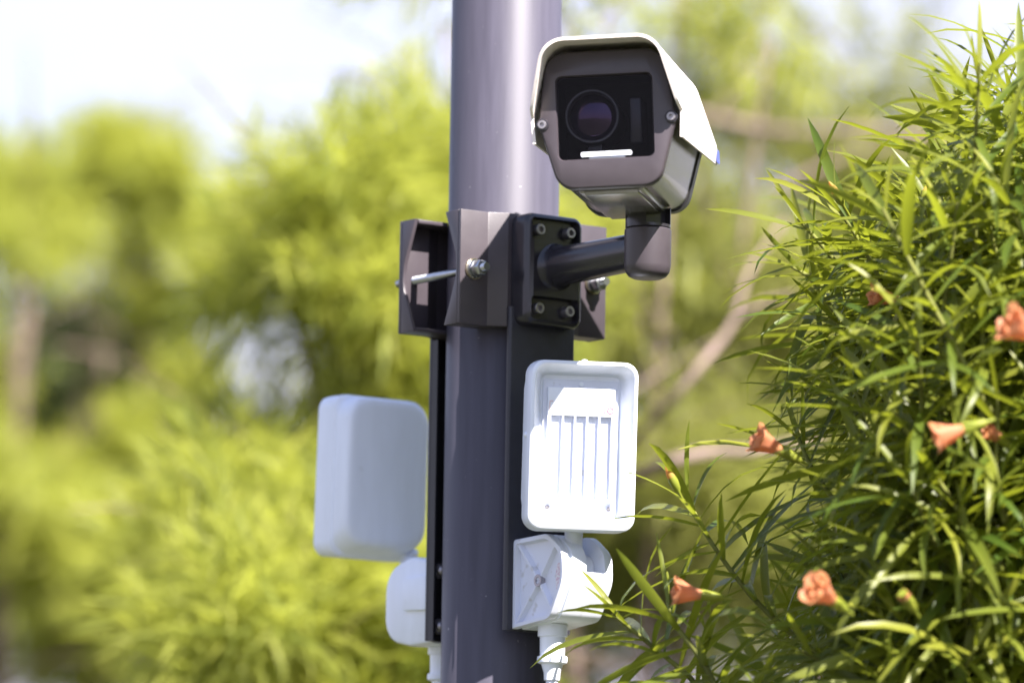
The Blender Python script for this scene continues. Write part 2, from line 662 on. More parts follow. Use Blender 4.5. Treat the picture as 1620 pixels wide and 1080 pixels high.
for s in (-1, 1):
    for t in (-1, 1):
        bm = bmesh.new()
        oo = (s * .0190, 0, t * (ph - .0170))
        lathe(bm, [(.0058, -.0840), (.0058, -.0925), (.0053, -.0934), (.0030, -.0934), (.0028, -.0885)], 'y', 24, oo, True)
        b_ = build('bolt', bm, M['bolt'], plate, fixn=True)
        bm = bmesh.new()
        lathe(bm, [(.0082, -.0840), (.0082, -.0855)], 'y', 24, oo)
        build('washer', bm, M['arm'], b_)
AE = .249
bm = bmesh.new()
lathe(bm, [(.0245, -.0925), (.0242, -.0945), (.0222, -.0965), (.0206, -.1000), (.0200, -.1060), (.0196, -.13), (.0188, -AE + .01)], 'y', 40, (0, 0, .003))
arm = build('arm', bm, M['arm'], brk)
pe = plan(0, AE)
zeb = zat(pe.x, pe.y - .02, 436) - ZC
zes = zat(pe.x, pe.y - .02, 358) - ZC
bm = bmesh.new()
er = .0235
lathe(bm, [(.0005, zeb), (er * .62, zeb), (er * .80, zeb + .002), (er * .93, zeb + .006), (er, zeb + .013), (er, zes - .001), (er - .001, zes)], 'z', 48, (0, -AE, 0))
build('elbow', bm, M['taupe'], brk)
zt = zes + .0215
bm = bmesh.new()
lathe(bm, [(er - .0015, zes + .0004), (er - .0008, zes + .0012), (er - .0008, zt)], 'z', 48, (0, -AE, 0))
sw = build('swivel', bm, M['arm'], brk)
c = bmesh.new()
box(c, -.015, .015, -AE - .05, -AE - .009, zes + .004, zt + .01)
cut(sw, [c])

# ------------------------------------------------------------------ security camera
K = .609e-3
HF = at(960, 190, -.405)
hous = empty('security_camera', HF, (0, 0, 0))
hous.rotation_euler = (Matrix.Rotation(R(-8.0), 4, 'Z') @ Matrix.Rotation(R(3.1), 4, 'X') @ Matrix.Rotation(R(-2.4), 4, 'Y')).to_euler()
tag(hous, 'boxy outdoor surveillance camera with pale sunshield and dark square window on the bracket elbow', 'security camera')


def bez(scale=1.0, seg=7):
    P_ = [(-80, -108, 34), (80, -108, 34), (110, -2, 40), (94, 112, 36), (-94, 112, 36), (-110, -2, 40)]
    return [(x * K * scale, y * K * scale) for x, y in rounded(P_, seg)]


bo = bez()
bm = bmesh.new()
ro = []
for ins, y in ((.995, .016), (1.0, .013), (1.0, .003), (.985, .0008), (.965, 0)):
    ro.append([(x * ins, y, z * ins) for x, z in bo])
loft(bm, ro)
bezel = build('bezel', bm, M['taupe'], hous)
WX, WY, WW, WH = -3 * K, 6 * K, 153 * K, 133 * K
c = bmesh.new()
loft(c, [[(x, -.02, z) for x, z in rrect(WW + .002, WH + .002, .0065, WX, WY)], [(x, .0001, z) for x, z in rrect(WW + .0016, WH + .0016, .0063, WX, WY)],
         [(x, .0022, z) for x, z in rrect(WW, WH, .006, WX, WY)], [(x, .03, z) for x, z in rrect(WW, WH, .006, WX, WY)]])
cut(bezel, [c])
LB = .248
bm = bmesh.new()
bb_ = bez(.972)
loft(bm, [[(x, .0162, z) for x, z in bb_], [(x, LB, z) for x, z in bb_]], cap0=False, cap1=True)
loft(bm, [[(x * .93, .0162, z * .93) for x, z in bb_], [(x * .93, LB - .01, z * .93) for x, z in bb_]], cap0=False, cap1=True)
body = build('body', bm, [M['alu']], hous)
bm = bmesh.new()
loft(bm, [[(x * 1.0, LB - .014, z * 1.0) for x, z in bo], [(x * 1.0, LB + .004, z) for x, z in bo], [(x * .97, LB + .008, z * .97) for x, z in bo]])
build('rear_cap', bm, M['black'], hous)
# underside rail with its two flanges
bm = bmesh.new()
zb = -105 * K
box(bm, -.026, .026, .018, .232, zb - .0065, zb + .002)
box(bm, -.031, -.0262, .018, .232, zb - .0045, zb + .002)
box(bm, .0262, .031, .018, .232, zb - .0045, zb + .002)
build('bottom_rail', bm, M['alu'], hous, bevel=.0008)
# window box, glass, lens, wiper
bm = bmesh.new()
loft(bm, [[(x, .0165, z) for x, z in rrect(WW + .004, WH + .004, .006, WX, WY)], [(x, .085, z) for x, z in rrect(WW + .004, WH + .004, .006, WX, WY)]], cap0=False, cap1=True)
build('inner_box', bm, M['matteblack'], hous)
bm = bmesh.new()
loft(bm, [[(x, .0058, z) for x, z in rrect(WW - .0004, WH - .0004, .006, WX, WY)], [(x, .0078, z) for x, z in rrect(WW - .0004, WH - .0004, .006, WX, WY)]])
glass = build('window_glass', bm, M['glass'], hous)
LX, LZ = -27 * K, 11 * K
bm = bmesh.new()
lathe(bm, [(.0262, .08), (.0262, .020), (.0255, .0185), (.0240, .0178), (.0234, .0190), (.0228, .0320)], 'y', 56, (LX, 0, LZ), cap=False)
lens = build('lens_barrel', bm, M['black'], hous)
bm = bmesh.new()
lathe(bm, [(.0262, .0182), (.0254, .0172), (.0246, .0172), (.0242, .0184)], 'y', 56, (LX, 0, LZ), cap=False)
build('lens_ring', bm, M['lensring'], lens)
bm = bmesh.new()
pr = []
for k in range(9):
    q = k / 8 * R(29.5)
    pr.append((max(.00005, .0455 * math.sin(q)), .0205 + .0455 * (1 - math.cos(q))))
lathe(bm, pr, 'y', 48, (LX, 0, LZ), cap=False)
build('lens_glass', bm, M['lens'], lens)
bm = bmesh.new()
box(bm, 30 * K, 52 * K, .030, .075, -34 * K, 42 * K)
build('inner_module', bm, M['arm'], hous, bevel=.003, seg=3)
bm = bmesh.new()
box(bm, LX - .006, LX + .008, .026, .07, LZ - .038, LZ - .027)
build('lens_foot', bm, M['black'], hous, bevel=.001)
wip = [(x, z) for x, z in rrect(81 * K, 7.5 * K, 2.4 * K, -3 * K, -53.0 * K, 4)]
bm = bmesh.new()
loft(bm, [[(x, .0012, z) for x, z in wip], [(x, .0054, z) for x, z in wip]])
wp = build('wiper', bm, M['white'], hous)
bm = bmesh.new()
box(bm, -31 * K, 27 * K, .002, .0052, -61 * K, -57.3 * K)
build('wiper_rod', bm, M['zinc'], wp, bevel=.0005)
for s, zz in ((-1, -3), (1, 0)):
    bm = bmesh.new()
    oo = (s * 103 * K, 0, zz * K)
    lathe(bm, [(.0062, .003), (.0062, -.0010), (.0056, -.0016)], 'y', 24, oo)
    ear = build('screw_ear', bm, M['arm'], hous)
    bm = bmesh.new()
    lathe(bm, [(.0042, -.0012), (.0042, -.0046), (.0038, -.0052), (.0021, -.0052), (.0019, -.0022)], 'y', 24, oo)
    build('screw', bm, M['bolt'], ear)

# sunshield: bent sheet, longer at the top, cut back at the sides
half = [(0, 126), (88, 126, 40), (119, 12, 30), (119, -32)]
poly = rounded([(-119, -32, 0), (-121, 8, 30), (-90, 126, 42), (90, 126, 42), (121, 8, 30), (119, -32, 0)], 10)
# insert extra points along straight runs
pts = []
for a, b in zip(poly, poly[1:]):
    L_ = math.dist(a, b)
    m_ = max(1, int(L_ / 7))
    for k in range(m_):
        pts.append((a[0] + (b[0] - a[0]) * k / m_, a[1] + (b[1] - a[1]) * k / m_))
pts.append(poly[-1])


def front_y(zpx):
    if zpx > 16:
        return -(24 + 38 * min(1, (zpx - 16) / 96) ** .8)
    if zpx > 11:
        return -(24) * (zpx - 11) / 5 + 4 * (16 - zpx) / 5
    return 4.0


SL = .300
nrm2 = []
for i in range(len(pts)):
    a, b = pts[max(i - 1, 0)], pts[min(i + 1, len(pts) - 1)]
    d = Vector((b[0] - a[0], b[1] - a[1])).normalized()
    nrm2.append((-d.y, d.x))
th = 2.6
bm = bmesh.new()
ys = [0, .03, .5, 1]
grid_o, grid_i = [], []
for (x, z), (nx, nz) in zip(pts, nrm2):
    fy = front_y(z) * K
    lo = (126 - z) / 158                      # rear edge leans: lower corners reach a bit further back
    re = SL - .042 + .046 * lo
    fl = 1 + .0
    co, ci = [], []
    for t in ys:
        yy = fy + (re - fy) * t
        hem = 1.0 if t == 0 else (.35 if t == .03 else 0)
        spread = 1 + .04 * t
        co.append(bm.verts.new(((x + nx * hem) * K * spread, yy, (z + nz * hem + (12 * t if z < -20 else 0)) * K)))
        ci.append(bm.verts.new(((x - nx * (th + hem * 1.2)) * K * spread, yy, (z - nz * (th + hem * 1.2) + (12 * t if z < -20 else 0)) * K)))
    grid_o.append(co)
    grid_i.append(ci)
n_ = len(pts)
for i in range(n_ - 1):
    for k in range(3):
        bm.faces.new((grid_o[i][k], grid_o[i + 1][k], grid_o[i + 1][k + 1], grid_o[i][k + 1]))
        bm.faces.new((grid_i[i][k], grid_i[i][k + 1], grid_i[i + 1][k + 1], grid_i[i + 1][k]))
    bm.faces.new((grid_o[i][0], grid_i[i][0], grid_i[i + 1][0], grid_o[i + 1][0]))
    bm.faces.new((grid_o[i][3], grid_o[i + 1][3], grid_i[i + 1][3], grid_i[i][3]))
for i in (0, n_ - 1):
    for k in range(3):
        bm.faces.new((grid_o[i][k], grid_o[i][k + 1], grid_i[i][k + 1], grid_i[i][k]))
sh = build('sunshield', bm, M['shield'], hous, ang=50)
bm = bmesh.new()
xo = 120.0 * K * 1.04
prism(bm, [(SL - .016, -19 * K), (SL + .0030, -19 * K), (SL + .0005, 2 * K), (SL - .010, 2 * K)], 'x', xo + .0012, xo + .0018)
build('blue_sticker', bm, M['blue'], sh)

# ------------------------------------------------------------------ white sensors on swivel bases
BASE_PROF = [(0, 0), (0, .090), (-.058, .092), (-.074, .085), (-.086, .061), (-.081, .037), (-.067, .013), (-.051, .005)]


def base_prof(scale=1.0):
    P_ = [(BASE_PROF[0][0], BASE_PROF[0][1], 0), (0, .090, .003), (-.058, .0925, .02), (-.084, .074, .02), (-.0865, .045, .03), (-.064, .006, .015), (-.045, .0045, .01)]
    return rounded(P_, 5)


def make_head():
    """Head mesh pieces in a frame: front -y, the back plane at y = 0, centre of the box at x = z = 0."""
    Wd, Ht = .106, .167
    out = {}
    bm = bmesh.new()
    seq = [(.0048, -.0006, .026), (.0020, -.0022, .0255), (.0004, -.0055, .025), (.0003, -.0150, .024), (.0003, -.0235, .0215), (-.0016, -.0250, .016), (-.0022, -.0262, .0155), (-.0018, -.045), (-.0012, -.056), (.0005, -.0578), (.0022, -.0580), (.0034, -.0565),
           (.0065, -.0480), (.0125, -.0345)]
    rings = [[(x, -.0, z * .88 if z < 0 else z) for x, z in rrect(Wd - .020, Ht - .020, .024)]]
    for sq in seq:
        ins, y = sq[:2]
        rr_ = sq[2] if len(sq) > 2 else max(.005, .0135 - ins * .55)
        tp = max(0, (y + .0245) / .0245) * .12               # the back cover tapers upward at its foot
        rings.append([(x, y, z * (1 - tp) if z < 0 else z) for x, z in rrect(Wd - 2 * ins, Ht - 2 * ins, rr_)])
    loft(bm, rings, True, True)
    out['head_shell'] = (bm, 'white')
    bm = bmesh.new()
    box(bm, -.0388, .0388, -.0365, -.0342, -.0665, .0665)
    out['back_panel'] = (bm, 'greywhite')
    bm = bmesh.new()                                      # louvre frame with five open cells
    x0, x1, z0, z1 = -.0343, .0343, -.056, .0585
    yf, yb = -.0418, -.0366
    cells0, cells1, top, bot = -.0308, .0308, .0305, -.0525
    box(bm, x0, x1, yf, yb, top, z1)
    box(bm, x0, x1, yf, yb, z0, bot)
    box(bm, x0, cells0, yf, yb, bot, top)
    box(bm, cells1, x1, yf, yb, bot, top)
    out['louvre_frame'] = (bm, 'white')
    bm = bmesh.new()
    fl = []
    cw = (cells1 - cells0) / 5
    for i in range(1, 5):
        b2 = bmesh.new()
        xc = cells0 + cw * i
        box(b2, xc - .0008, xc + .0008, yf + .0005, yb + .002, bot, top)
        fl.append(b2)
    out['fins'] = fl
    return out


def text_mesh(s, size):
    c = bpy.data.curves.new('print', 'FONT')
    c.body = s
    c.size = size
    c.extrude = .00015
    o = bpy.data.objects.new('print', c)
    COL.objects.link(o)
    bpy.context.view_layer.update()
    me = bpy.data.meshes.new_from_object(o.evaluated_get(bpy.context.evaluated_depsgraph_get()))
    bpy.data.objects.remove(o)
    return me


def stain_mark():
    m = bpy.data.materials.new('approval_mark')
    m.use_nodes = True
    n, l = m.node_tree.nodes, m.node_tree.links
    b = n['Principled BSDF']
    tc = n.new('ShaderNodeTexCoord')
    t = n.new('ShaderNodeTexNoise')
    t.inputs['Scale'].default_value = 480
    t.inputs['Detail'].default_value = 1
    l.new(tc.outputs['Object'], t.inputs['Vector'])
    cr = n.new('ShaderNodeValToRGB')
    cr.color_ramp.elements[0].position = .48
    cr.color_ramp.elements[0].color = (.72, .70, .74, 1)
    cr.color_ramp.elements[1].position = .56
    cr.color_ramp.elements[1].color = (.60, .40, .50, 1)
    l.new(t.outputs['Fac'], cr.inputs[0])
    l.new(cr.outputs[0], b.inputs['Base Color'])
    return m


M['mark'] = stain_mark()


def make_unit(loc, yaw, head_off, head_yaw, head_tilt, label, ribbed=True, neck_x=.008, neck_hx=0.0):
    root = empty('sensor_unit', loc, (0, 0, yaw))
    tag(root, label, 'sensor', 'white box sensors on swivel bases')
    W2 = .033
    # base barrel
    bm = bmesh.new()
    pf = base_prof() if ribbed else rounded([(0, 0, 0), (0, .086, .003), (-.040, .0925, .03), (-.0865, .080, .042), (-.0865, .008, .042), (-.040, -.001, .03)], 8)
    rings = []
    for x, sc in ((-W2 + .0075, .97), (-W2 + .0125, .97), (-W2 + .013, 1.0), (W2 - .006, 1.0), (W2 - .002, .97), (W2, .9)):
        rings.append([(x, y * sc, .045 + (z - .045) * sc) for y, z in pf])
    loft(bm, rings)
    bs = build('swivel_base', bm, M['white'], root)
    c = bmesh.new()
    prism(c, rounded([(-.028, .120, 0), (-.12, .120, 0), (-.12, .058, 0), (-.060, .050, .012), (-.036, .068, .01)], 5), 'x', neck_x - .0115, neck_x + .0115)
    cut(bs, [c])
    # side cap with its cross ribs
    bm = bmesh.new()
    rings = []
    for x, sc in ((-W2 + .0074, 1.0), (-W2 + .001, 1.0), (-W2, .985), (-W2, .90), (-W2 + .0062, .87)):
        rings.append([(x, (y + .042) * sc - .042, .046 + (z - .046) * sc) for y, z in pf])
    loft(bm, rings)
    cap = build('side_cap', bm, M['greywhite'] if ribbed else M['white'], root)
    cy, cz = -.042, .046
    if ribbed:
        for ty, tz in ((-.004, .087), (-.070, .082), (-.066, .013), (-.004, .005)):
            bm = bmesh.new()
            d = Vector((0, ty - cy, tz - cz))
            q = Vector((0, -d.z, d.y)).normalized() * .0036
            vs = [(-W2 + .0064, cy + q.y, cz + q.z), (-W2 + .0064, cy - q.y, cz - q.z), (-W2 + .0064, ty - q.y, tz - q.z), (-W2 + .0064, ty + q.y, tz + q.z)]
            a_ = [bm.verts.new(v) for v in vs]
            q *= .35
            b2 = [bm.verts.new((-W2 + .0014, v[1], v[2])) for v in ((0, cy + q.y, cz + q.z), (0, cy - q.y, cz - q.z), (0, ty - q.y, tz - q.z), (0, ty + q.y, tz + q.z))]
            for i in range(4): bm.faces.new((a_[i], a_[(i + 1) % 4], b2[(i + 1) % 4], b2[i]))
            bm.faces.new(b2)
            build('rib', bm, M['greywhite'], cap)
        bm = bmesh.new()
        lathe(bm, [(.0062, -W2 + .0062), (.0062, -W2 + .0005), (.0035, -W2 + .0005), (.0033, -W2 + .003)], 'x', 20, (0, cy, cz))
        build('screw', bm, M['bolt'], cap)
        bm = bmesh.new()
        el = [(-.0715 + .0052 * math.cos(k / 20 * 2 * math.pi), .047 + .0155 * math.sin(k / 20 * 2 * math.pi)) for k in range(20)]
        prism(bm, el, 'x', -W2 + .0056, -W2 + .0060)
        build('approval_mark', bm, M['mark'], cap)
    else:
        # smooth cap: small hinged cover plate standing proud
        bm = bmesh.new()
        # on the far side (towards local +x) the seen cover plate
        prism(bm, rounded([(-.0, .034, 0), (-.0, .070, 0), (-.045, .068, .002), (-.045, .036, .002)], 3), 'x', W2 + .0002, W2 + .0050)
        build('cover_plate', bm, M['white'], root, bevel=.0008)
    # cable gland and cable below the base
    gx, gy = -.004, -.030
    bm = bmesh.new()
    lathe(bm, [(.0150, .004), (.0150, -.008), (.0128, -.0082), (.0126, -.028), (.0150, -.0282), (.0155, -.031), (.0150, -.0345), (.0110, -.036), (.0085, -.044), (.0080, -.052)], 'z', 28, (gx, gy, 0))
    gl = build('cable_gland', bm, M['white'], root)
    bm = bmesh.new()
    tube(bm, smooth_path([(gx, gy, -.045), (gx, gy, -.10), (gx + .006, gy + .012, -.2), (gx + .004, gy + .022, -.45), (gx, gy + .022, -.9)], 20), .0062, 14)
    build('cable', bm, M['greywhite'], root)
    # head
    hx, hy, hz = head_off
    rel = head_yaw - yaw
    Hm = Matrix.Translation((hx, hy, hz)) @ Matrix.Rotation(rel, 4, 'Z') @ Matrix.Rotation(head_tilt, 4, 'X')
    # neck from the slot to the back of the head
    bm = bmesh.new()
    a0 = Vector((neck_x, -.052, .060))
    a1 = Hm @ Vector((neck_hx, -.018, -.086))
    a2 = Hm @ Vector((neck_hx, -.018, -.074))
    pth = smooth_path([a0, a0.lerp(a1, .5) + Vector((0, .002, .0)), a1, a2], 12)
    tube(bm, pth, [.0092] * 9 + [.0105] * 3, 14)
    lathe(bm, [(.001, neck_x - .0105), (.0165, neck_x - .0105), (.0165, neck_x + .0105), (.001, neck_x + .0105)], 'x', 28, (0, -.052, .058))
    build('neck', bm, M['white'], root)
    pieces = make_head()
    hs = None
    for nm in ('head_shell', 'back_panel', 'louvre_frame'):
        b, mm = pieces[nm]
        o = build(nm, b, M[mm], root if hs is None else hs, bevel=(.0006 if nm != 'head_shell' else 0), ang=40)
        if hs is None:
            hs = o
            o.matrix_local = Hm
    for b in pieces['fins']:
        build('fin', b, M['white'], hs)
    for sx, sz in ((0, .0625), (-.0315, -.0615), (.0315, -.0615)):
        bm = bmesh.new()
        lathe(bm, [(.0024, -.0366), (.0024, -.0376), (.0012, -.0380)], 'y', 14, (sx, 0, sz))
        build('screw', bm, M['bolt'] if sz < 0 else M['white'], hs)
    bm = bmesh.new()
    lathe(bm, [(.0032, -.0515), (.0030, -.0560), (.0012, -.0575)], 'x', 14, (0, -.038, .010))
    build('side_knob', bm, M['white'], hs)
    bm = bmesh.new()
    lathe(bm, [(.0032, .0830), (.0030, .0862), (.0012, .0868)], 'z', 14, (.0, -.050, 0))
    build('top_knob', bm, M['white'], hs)
    return root, hs


u1 = plan(0.0, .0724)
zb1 = zat(*plan(-.033, .0724)[:2], 994)
yaw1 = PSI
# head 1: face centre seen at (920.5, 700)
hc1 = at(923, 698, -.165)
n1 = Vector((math.sin(R(10)), -math.cos(R(10)), 0))
hb1 = hc1 - n1 * .057
inv1 = (Matrix.Translation(Vector((u1.x, u1.y, zb1))) @ Matrix.Rotation(yaw1, 4, 'Z')).inverted()
un1, hs1 = make_unit((u1.x, u1.y, zb1), yaw1, inv1 @ hb1, R(10), R(4.5),
                     'sunlit white louvred box sensor on a ribbed swivel base, in front of the pole', True)
# print on the louvre frame: red tail, the rest paled by glare put into its colour
me = text_mesh('io', .0145)
me.materials.append(M['red'])
t_ = link('red_print', me, hs1, (.0222, -.0420, .0335), (R(90), 0, 0))
t_['label'] = 'red letters io at the end of a word with painted glare'
bm = bmesh.new()
for k in range(8):
    x = -.0310 + k * .0066
    prism(bm, rrect(.0038, .0012, .0004, x, .0445, 3), 'y', -.0421, -.0419)
    prism(bm, rrect(.0010, .0085, .0004, x - .0015, .0395, 3), 'y', -.0421, -.0419)
build('glare_paled_print', bm, M['glareprint'], hs1)

u2 = plan(0.0, -.0726)
zb2 = zat(*plan(-.033, -.0726)[:2], 1016)
yaw2 = PSI + math.pi
# head 2: nearest vertical edge of its back seen at (553, 750)
hy2 = R(36) + math.pi
cor = at(549, 748, .135)
hc2 = cor + Vector((math.cos(R(36)), math.sin(R(36)), 0)) * .053
inv2 = (Matrix.Translation(Vector((u2.x, u2.y, zb2))) @ Matrix.Rotation(yaw2, 4, 'Z')).inverted()
un2, hs2 = make_unit((u2.x, u2.y, zb2), yaw2, inv2 @ hc2, hy2, R(-2.0),
                     'shaded white box sensor seen from behind, on the rear bar left of the pole', False, neck_hx=-.042)

# ------------------------------------------------------------------ foliage
SEGL = 6


def leaf_arrays(curv, wratio, fold=.35, twist=0.0):
    """Unit-length arching lanceolate leaf along +y, drooping to -z. Returns verts, faces."""
    vs, fs = [], []
    y = z = 0.0
    for i in range(SEGL + 1):
        t = i / SEGL
        ang = curv * t * t * 1.1 + curv * .15
        if i:
            y += math.cos(ang) / SEGL
            z -= math.sin(ang) / SEGL
        wd = wratio * .5 * max(.04, (math.sin(math.pi * min(1, t * .93 + .07)) ** .62))
        if t == 1: wd = wratio * .02
        tw = twist * t
        for sx in (-1, 0, 1):
            lift = abs(sx) * fold * wd
            vs.append((sx * wd * math.cos(tw), y + math.sin(ang) * lift, z + math.cos(ang) * lift + sx * wd * math.sin(tw)))
    for i in range(SEGL):
        a = i * 3
        fs += [(a, a + 1, a + 4, a + 3), (a + 1, a + 2, a + 5, a + 4)]
    return np.array(vs), np.array(fs)


VARIANTS = []
for cv in (.22, .52, .88, 1.35):
    for tw in (-.5, .5):
        VARIANTS.append(leaf_arrays(cv, .068, .35, tw))
LEAF_ME = []
LEAF_TINTS = (.10, .38, .62, .95)
for vi, (vs, fs) in enumerate(VARIANTS):
    for tn in LEAF_TINTS:
        me = bpy.data.meshes.new('leaf')
        me.from_pydata([tuple(v) for v in vs], [], [tuple(int(q) for q in f) for f in fs])
        me.materials.append(M['leaf'])
        at_ = me.attributes.new('tint', 'FLOAT', 'POINT')
        at_.data.foreach_set('value', np.full(len(vs), tn, dtype=np.float32))
        me.polygons.foreach_set('use_smooth', [True] * len(fs))
        LEAF_ME.append(me)


def leaf_frame(d, up_hint, roll):
    d = d.normalized()
    z = up_hint - d * up_hint.dot(d)
    if z.length < 1e-3: z = d.orthogonal()
    z.normalize()
    x = d.cross(z)
    z = z * math.cos(roll) + x * math.sin(roll)
    x = d.cross(z)
    return x, d, z


def joined_leaves(name, leaves, m, parent, variants=VARIANTS):
    """leaves: (origin, x, y, z, length, variant, tint). One mesh."""
    V, F, T = [], [], []
    off = 0
    for (o, x, y, z, L_, v, tn, wd) in leaves:
        vs, fs = variants[v]
        B = np.array(((x.x, y.x, z.x), (x.y, y.y, z.y), (x.z, y.z, z.z)))
        V.append((vs * (L_ * wd, L_, L_)) @ B.T + np.array(o))
        F.append(fs + off)
        T.append(np.full(len(vs), tn))
        off += len(vs)
    V, F, T = np.concatenate(V), np.concatenate(F), np.concatenate(T)
    return fast_mesh(name, V, F, T, m, parent)


def fast_mesh(name, V, F, T, m, parent, smooth=True):
    me = bpy.data.meshes.new(name)
    me.vertices.add(len(V))
    me.vertices.foreach_set('co', V.astype(np.float32).ravel())
    k = F.shape[1]
    me.loops.add(F.size)
    me.loops.foreach_set('vertex_index', F.astype(np.int32).ravel())
    me.polygons.add(len(F))
    me.polygons.foreach_set('loop_start', np.arange(0, F.size, k, dtype=np.int32))
    me.polygons.foreach_set('use_smooth', np.full(len(F), smooth))
    me.update(calc_edges=True)
    a = me.attributes.new('tint', 'FLOAT', 'POINT')
    a.data.foreach_set('value', T.astype(np.float32))
    me.materials.append(m)
    o = link(name, me, parent)
    o['kind'] = 'stuff'
    return o


# ---- the flowering bush at the right
rb = random.Random(21)
bush = empty('flowering_bush', (.82, -.22, 0))
tag(bush, 'narrow leaved oleander bush with peach trumpet flowers filling the right side', 'bush')
BO = Vector((.82, -.22, 0))
leaves = []
stems = []          # (points, r0, r1)


def shoot(path, n=None, l0=.105, l1=.165, cover=.8, gap=.0062, rad=.0028):
    """Stem along path (base to tip) with a spiral of leaves over its upper part."""
    P_ = smooth_path(path, 14)
    stems.append((P_, rad * 1.5, rad * .6))
    seg = [(P_[i + 1] - P_[i]).length for i in range(13)]
    tot = sum(seg)
    s = tot * (1 - cover)
    ph = rb.uniform(0, 6.28)
    while s < tot:
        acc = 0
        for i in range(13):
            if acc + seg[i] >= s: break
            acc += seg[i]
        f = (s - acc) / seg[i]
        o_ = P_[i].lerp(P_[i + 1], f)
        ax = (P_[i + 1] - P_[i]).normalized()
        u = s / tot
        tipd = (tot - s)
        side = ax.orthogonal().normalized()
        rad_d = Quaternion(ax, ph) @ side
        ph += 2.4 + rb.uniform(-.25, .25)
        op = min(1.0, .30 + tipd / .075) * rb.uniform(.85, 1.15)       # opening angle grows away from the tip
        op *= 1.12
        d = ax * math.cos(op) + rad_d * math.sin(op)
        L_ = rb.uniform(l0, l1) * min(1, .45 + tipd / .06)
        upn = ax * .8 + Vector((0, 0, .75)) - rad_d * .1
        x, y, z = leaf_frame(d, upn, rb.uniform(-.5, .5))
        cvi = rb.choices([0, 1, 2, 3], [3, 4, 3, 1.5])[0] if tipd > .03 else rb.choice([0, 0, 1])
        leaves.append((o_, x, y, z, L_, cvi * 2 + rb.randint(0, 1), rb.uniform(0, 1) * .7 + .3 * max(0, 1 - tipd / .06), rb.uniform(.85, 1.2)))
        s += gap * rb.uniform(.7, 1.35)


def px_path(pp):
    return [at(*q) for q in pp]


# shoots that stand clear of the mass (picture position and distance of base ... tip)
front = [
    [(1390, 1130, -.30), (1300, 1040, -.30), (1200, 955, -.30), (1120, 850, -.29), (1082, 772, -.28)],
    [(1180, 1180, -.33), (1100, 1080, -.33), (1030, 1020, -.32), (975, 975, -.32)],
    [(1180, 1200, -.42), (1120, 1060, -.40), (1070, 990, -.38), (1055, 950, -.36)],
    [(1480, 640, -.20), (1430, 520, -.20), (1370, 400, -.22), (1318, 318, -.24)],
    [(1520, 560, -.25), (1490, 440, -.26), (1470, 360, -.28), (1456, 320, -.28)],
    [(1650, 470, -.10), (1630, 330, -.10), (1600, 230, -.10), (1572, 160, -.12)],
    [(1500, 700, -.15), (1420, 600, -.18), (1350, 530, -.20), (1310, 500, -.20)],
    [(1470, 760, -.10), (1390, 690, -.12), (1320, 640, -.14), (1290, 610, -.14)],
    [(1420, 920, -.22), (1350, 830, -.22), (1290, 750, -.22), (1262, 690, -.22)],
    [(1680, 360, -.35), (1660, 230, -.36), (1640, 120, -.38), (1650, 60, -.38)],
    [(1560, 640, -.32), (1545, 520, -.34), (1530, 420, -.36), (1525, 370, -.36)],
    [(1620, 620, .02), (1590, 480, .02), (1545, 330, .0), (1520, 260, .0)],
    [(1470, 640, -.12), (1390, 500, -.14), (1310, 400, -.16), (1262, 345, -.17)],
    [(1440, 700, -.05), (1360, 560, -.06), (1290, 450, -.08), (1250, 420, -.08)],
    [(1560, 480, -.2), (1530, 360, -.22), (1500, 270, -.24), (1490, 235, -.24)],
    [(1720, 300, -.15), (1700, 180, -.16), (1680, 90, -.18), (1675, 50, -.18)],
    [(1700, 420, -.3), (1670, 300, -.3), (1630, 210, -.3), (1615, 180, -.3)],
]
for p_ in front:
    shoot(px_path(p_), cover=.88)
# filling shoots radiating from the heart of the bush
ELL = [((1480, 420), (165, 120), 14), ((1480, 650), (155, 150), 16), ((1480, 900), (215, 190), 40), ((1600, 260), (110, 190), 26), ((1640, 700), (200, 330), 50), ((1600, 1000), (260, 170), 34), ((1340, 1080), (200, 70), 12), ((1900, 600), (240, 560), 44), ((1800, 1080), (500, 250), 24)]
HEART = (1640, 1010)
for (cx, cy), (rx, ry), n in ELL:
    for _ in range(n):
        while True:
            a, b = rb.uniform(-1, 1), rb.uniform(-1, 1)
            if a * a + b * b < 1: break
        tx, ty = cx + a * rx, cy + b * ry
        Y = rb.uniform(-.50, .42) * (1.0 if cy > 600 else .75)
        if tx > 1380: Y = rb.uniform(-.66, .26)
        if tx > 1720: Y = rb.uniform(-.7, .5)
        # leave the open corner by the floodlight clear
        if tx < 1180 and ty < 900: continue
        tip = at(tx, ty, Y)
        hp = at(HEART[0] + rb.uniform(-120, 120), HEART[1] + rb.uniform(-100, 160), -.20 + (Y + .20) * .45)
        dv = (tip - hp)
        if dv.length < .1: dv = Vector((rb.uniform(-1, .3), rb.uniform(-.5, .5), 1)) * .2
        dv = dv.normalized() + Vector((rb.uniform(-.35, .2), rb.uniform(-.4, .3), rb.uniform(0, .5)))
        dv.normalize()
        ln = rb.uniform(.17, .32)
        base = tip - dv * ln
        mid = tip - dv * ln * .5 + Vector((rb.uniform(-.02, .02), rb.uniform(-.02, .02), -.012))
        shoot([base, mid, tip], cover=.92)

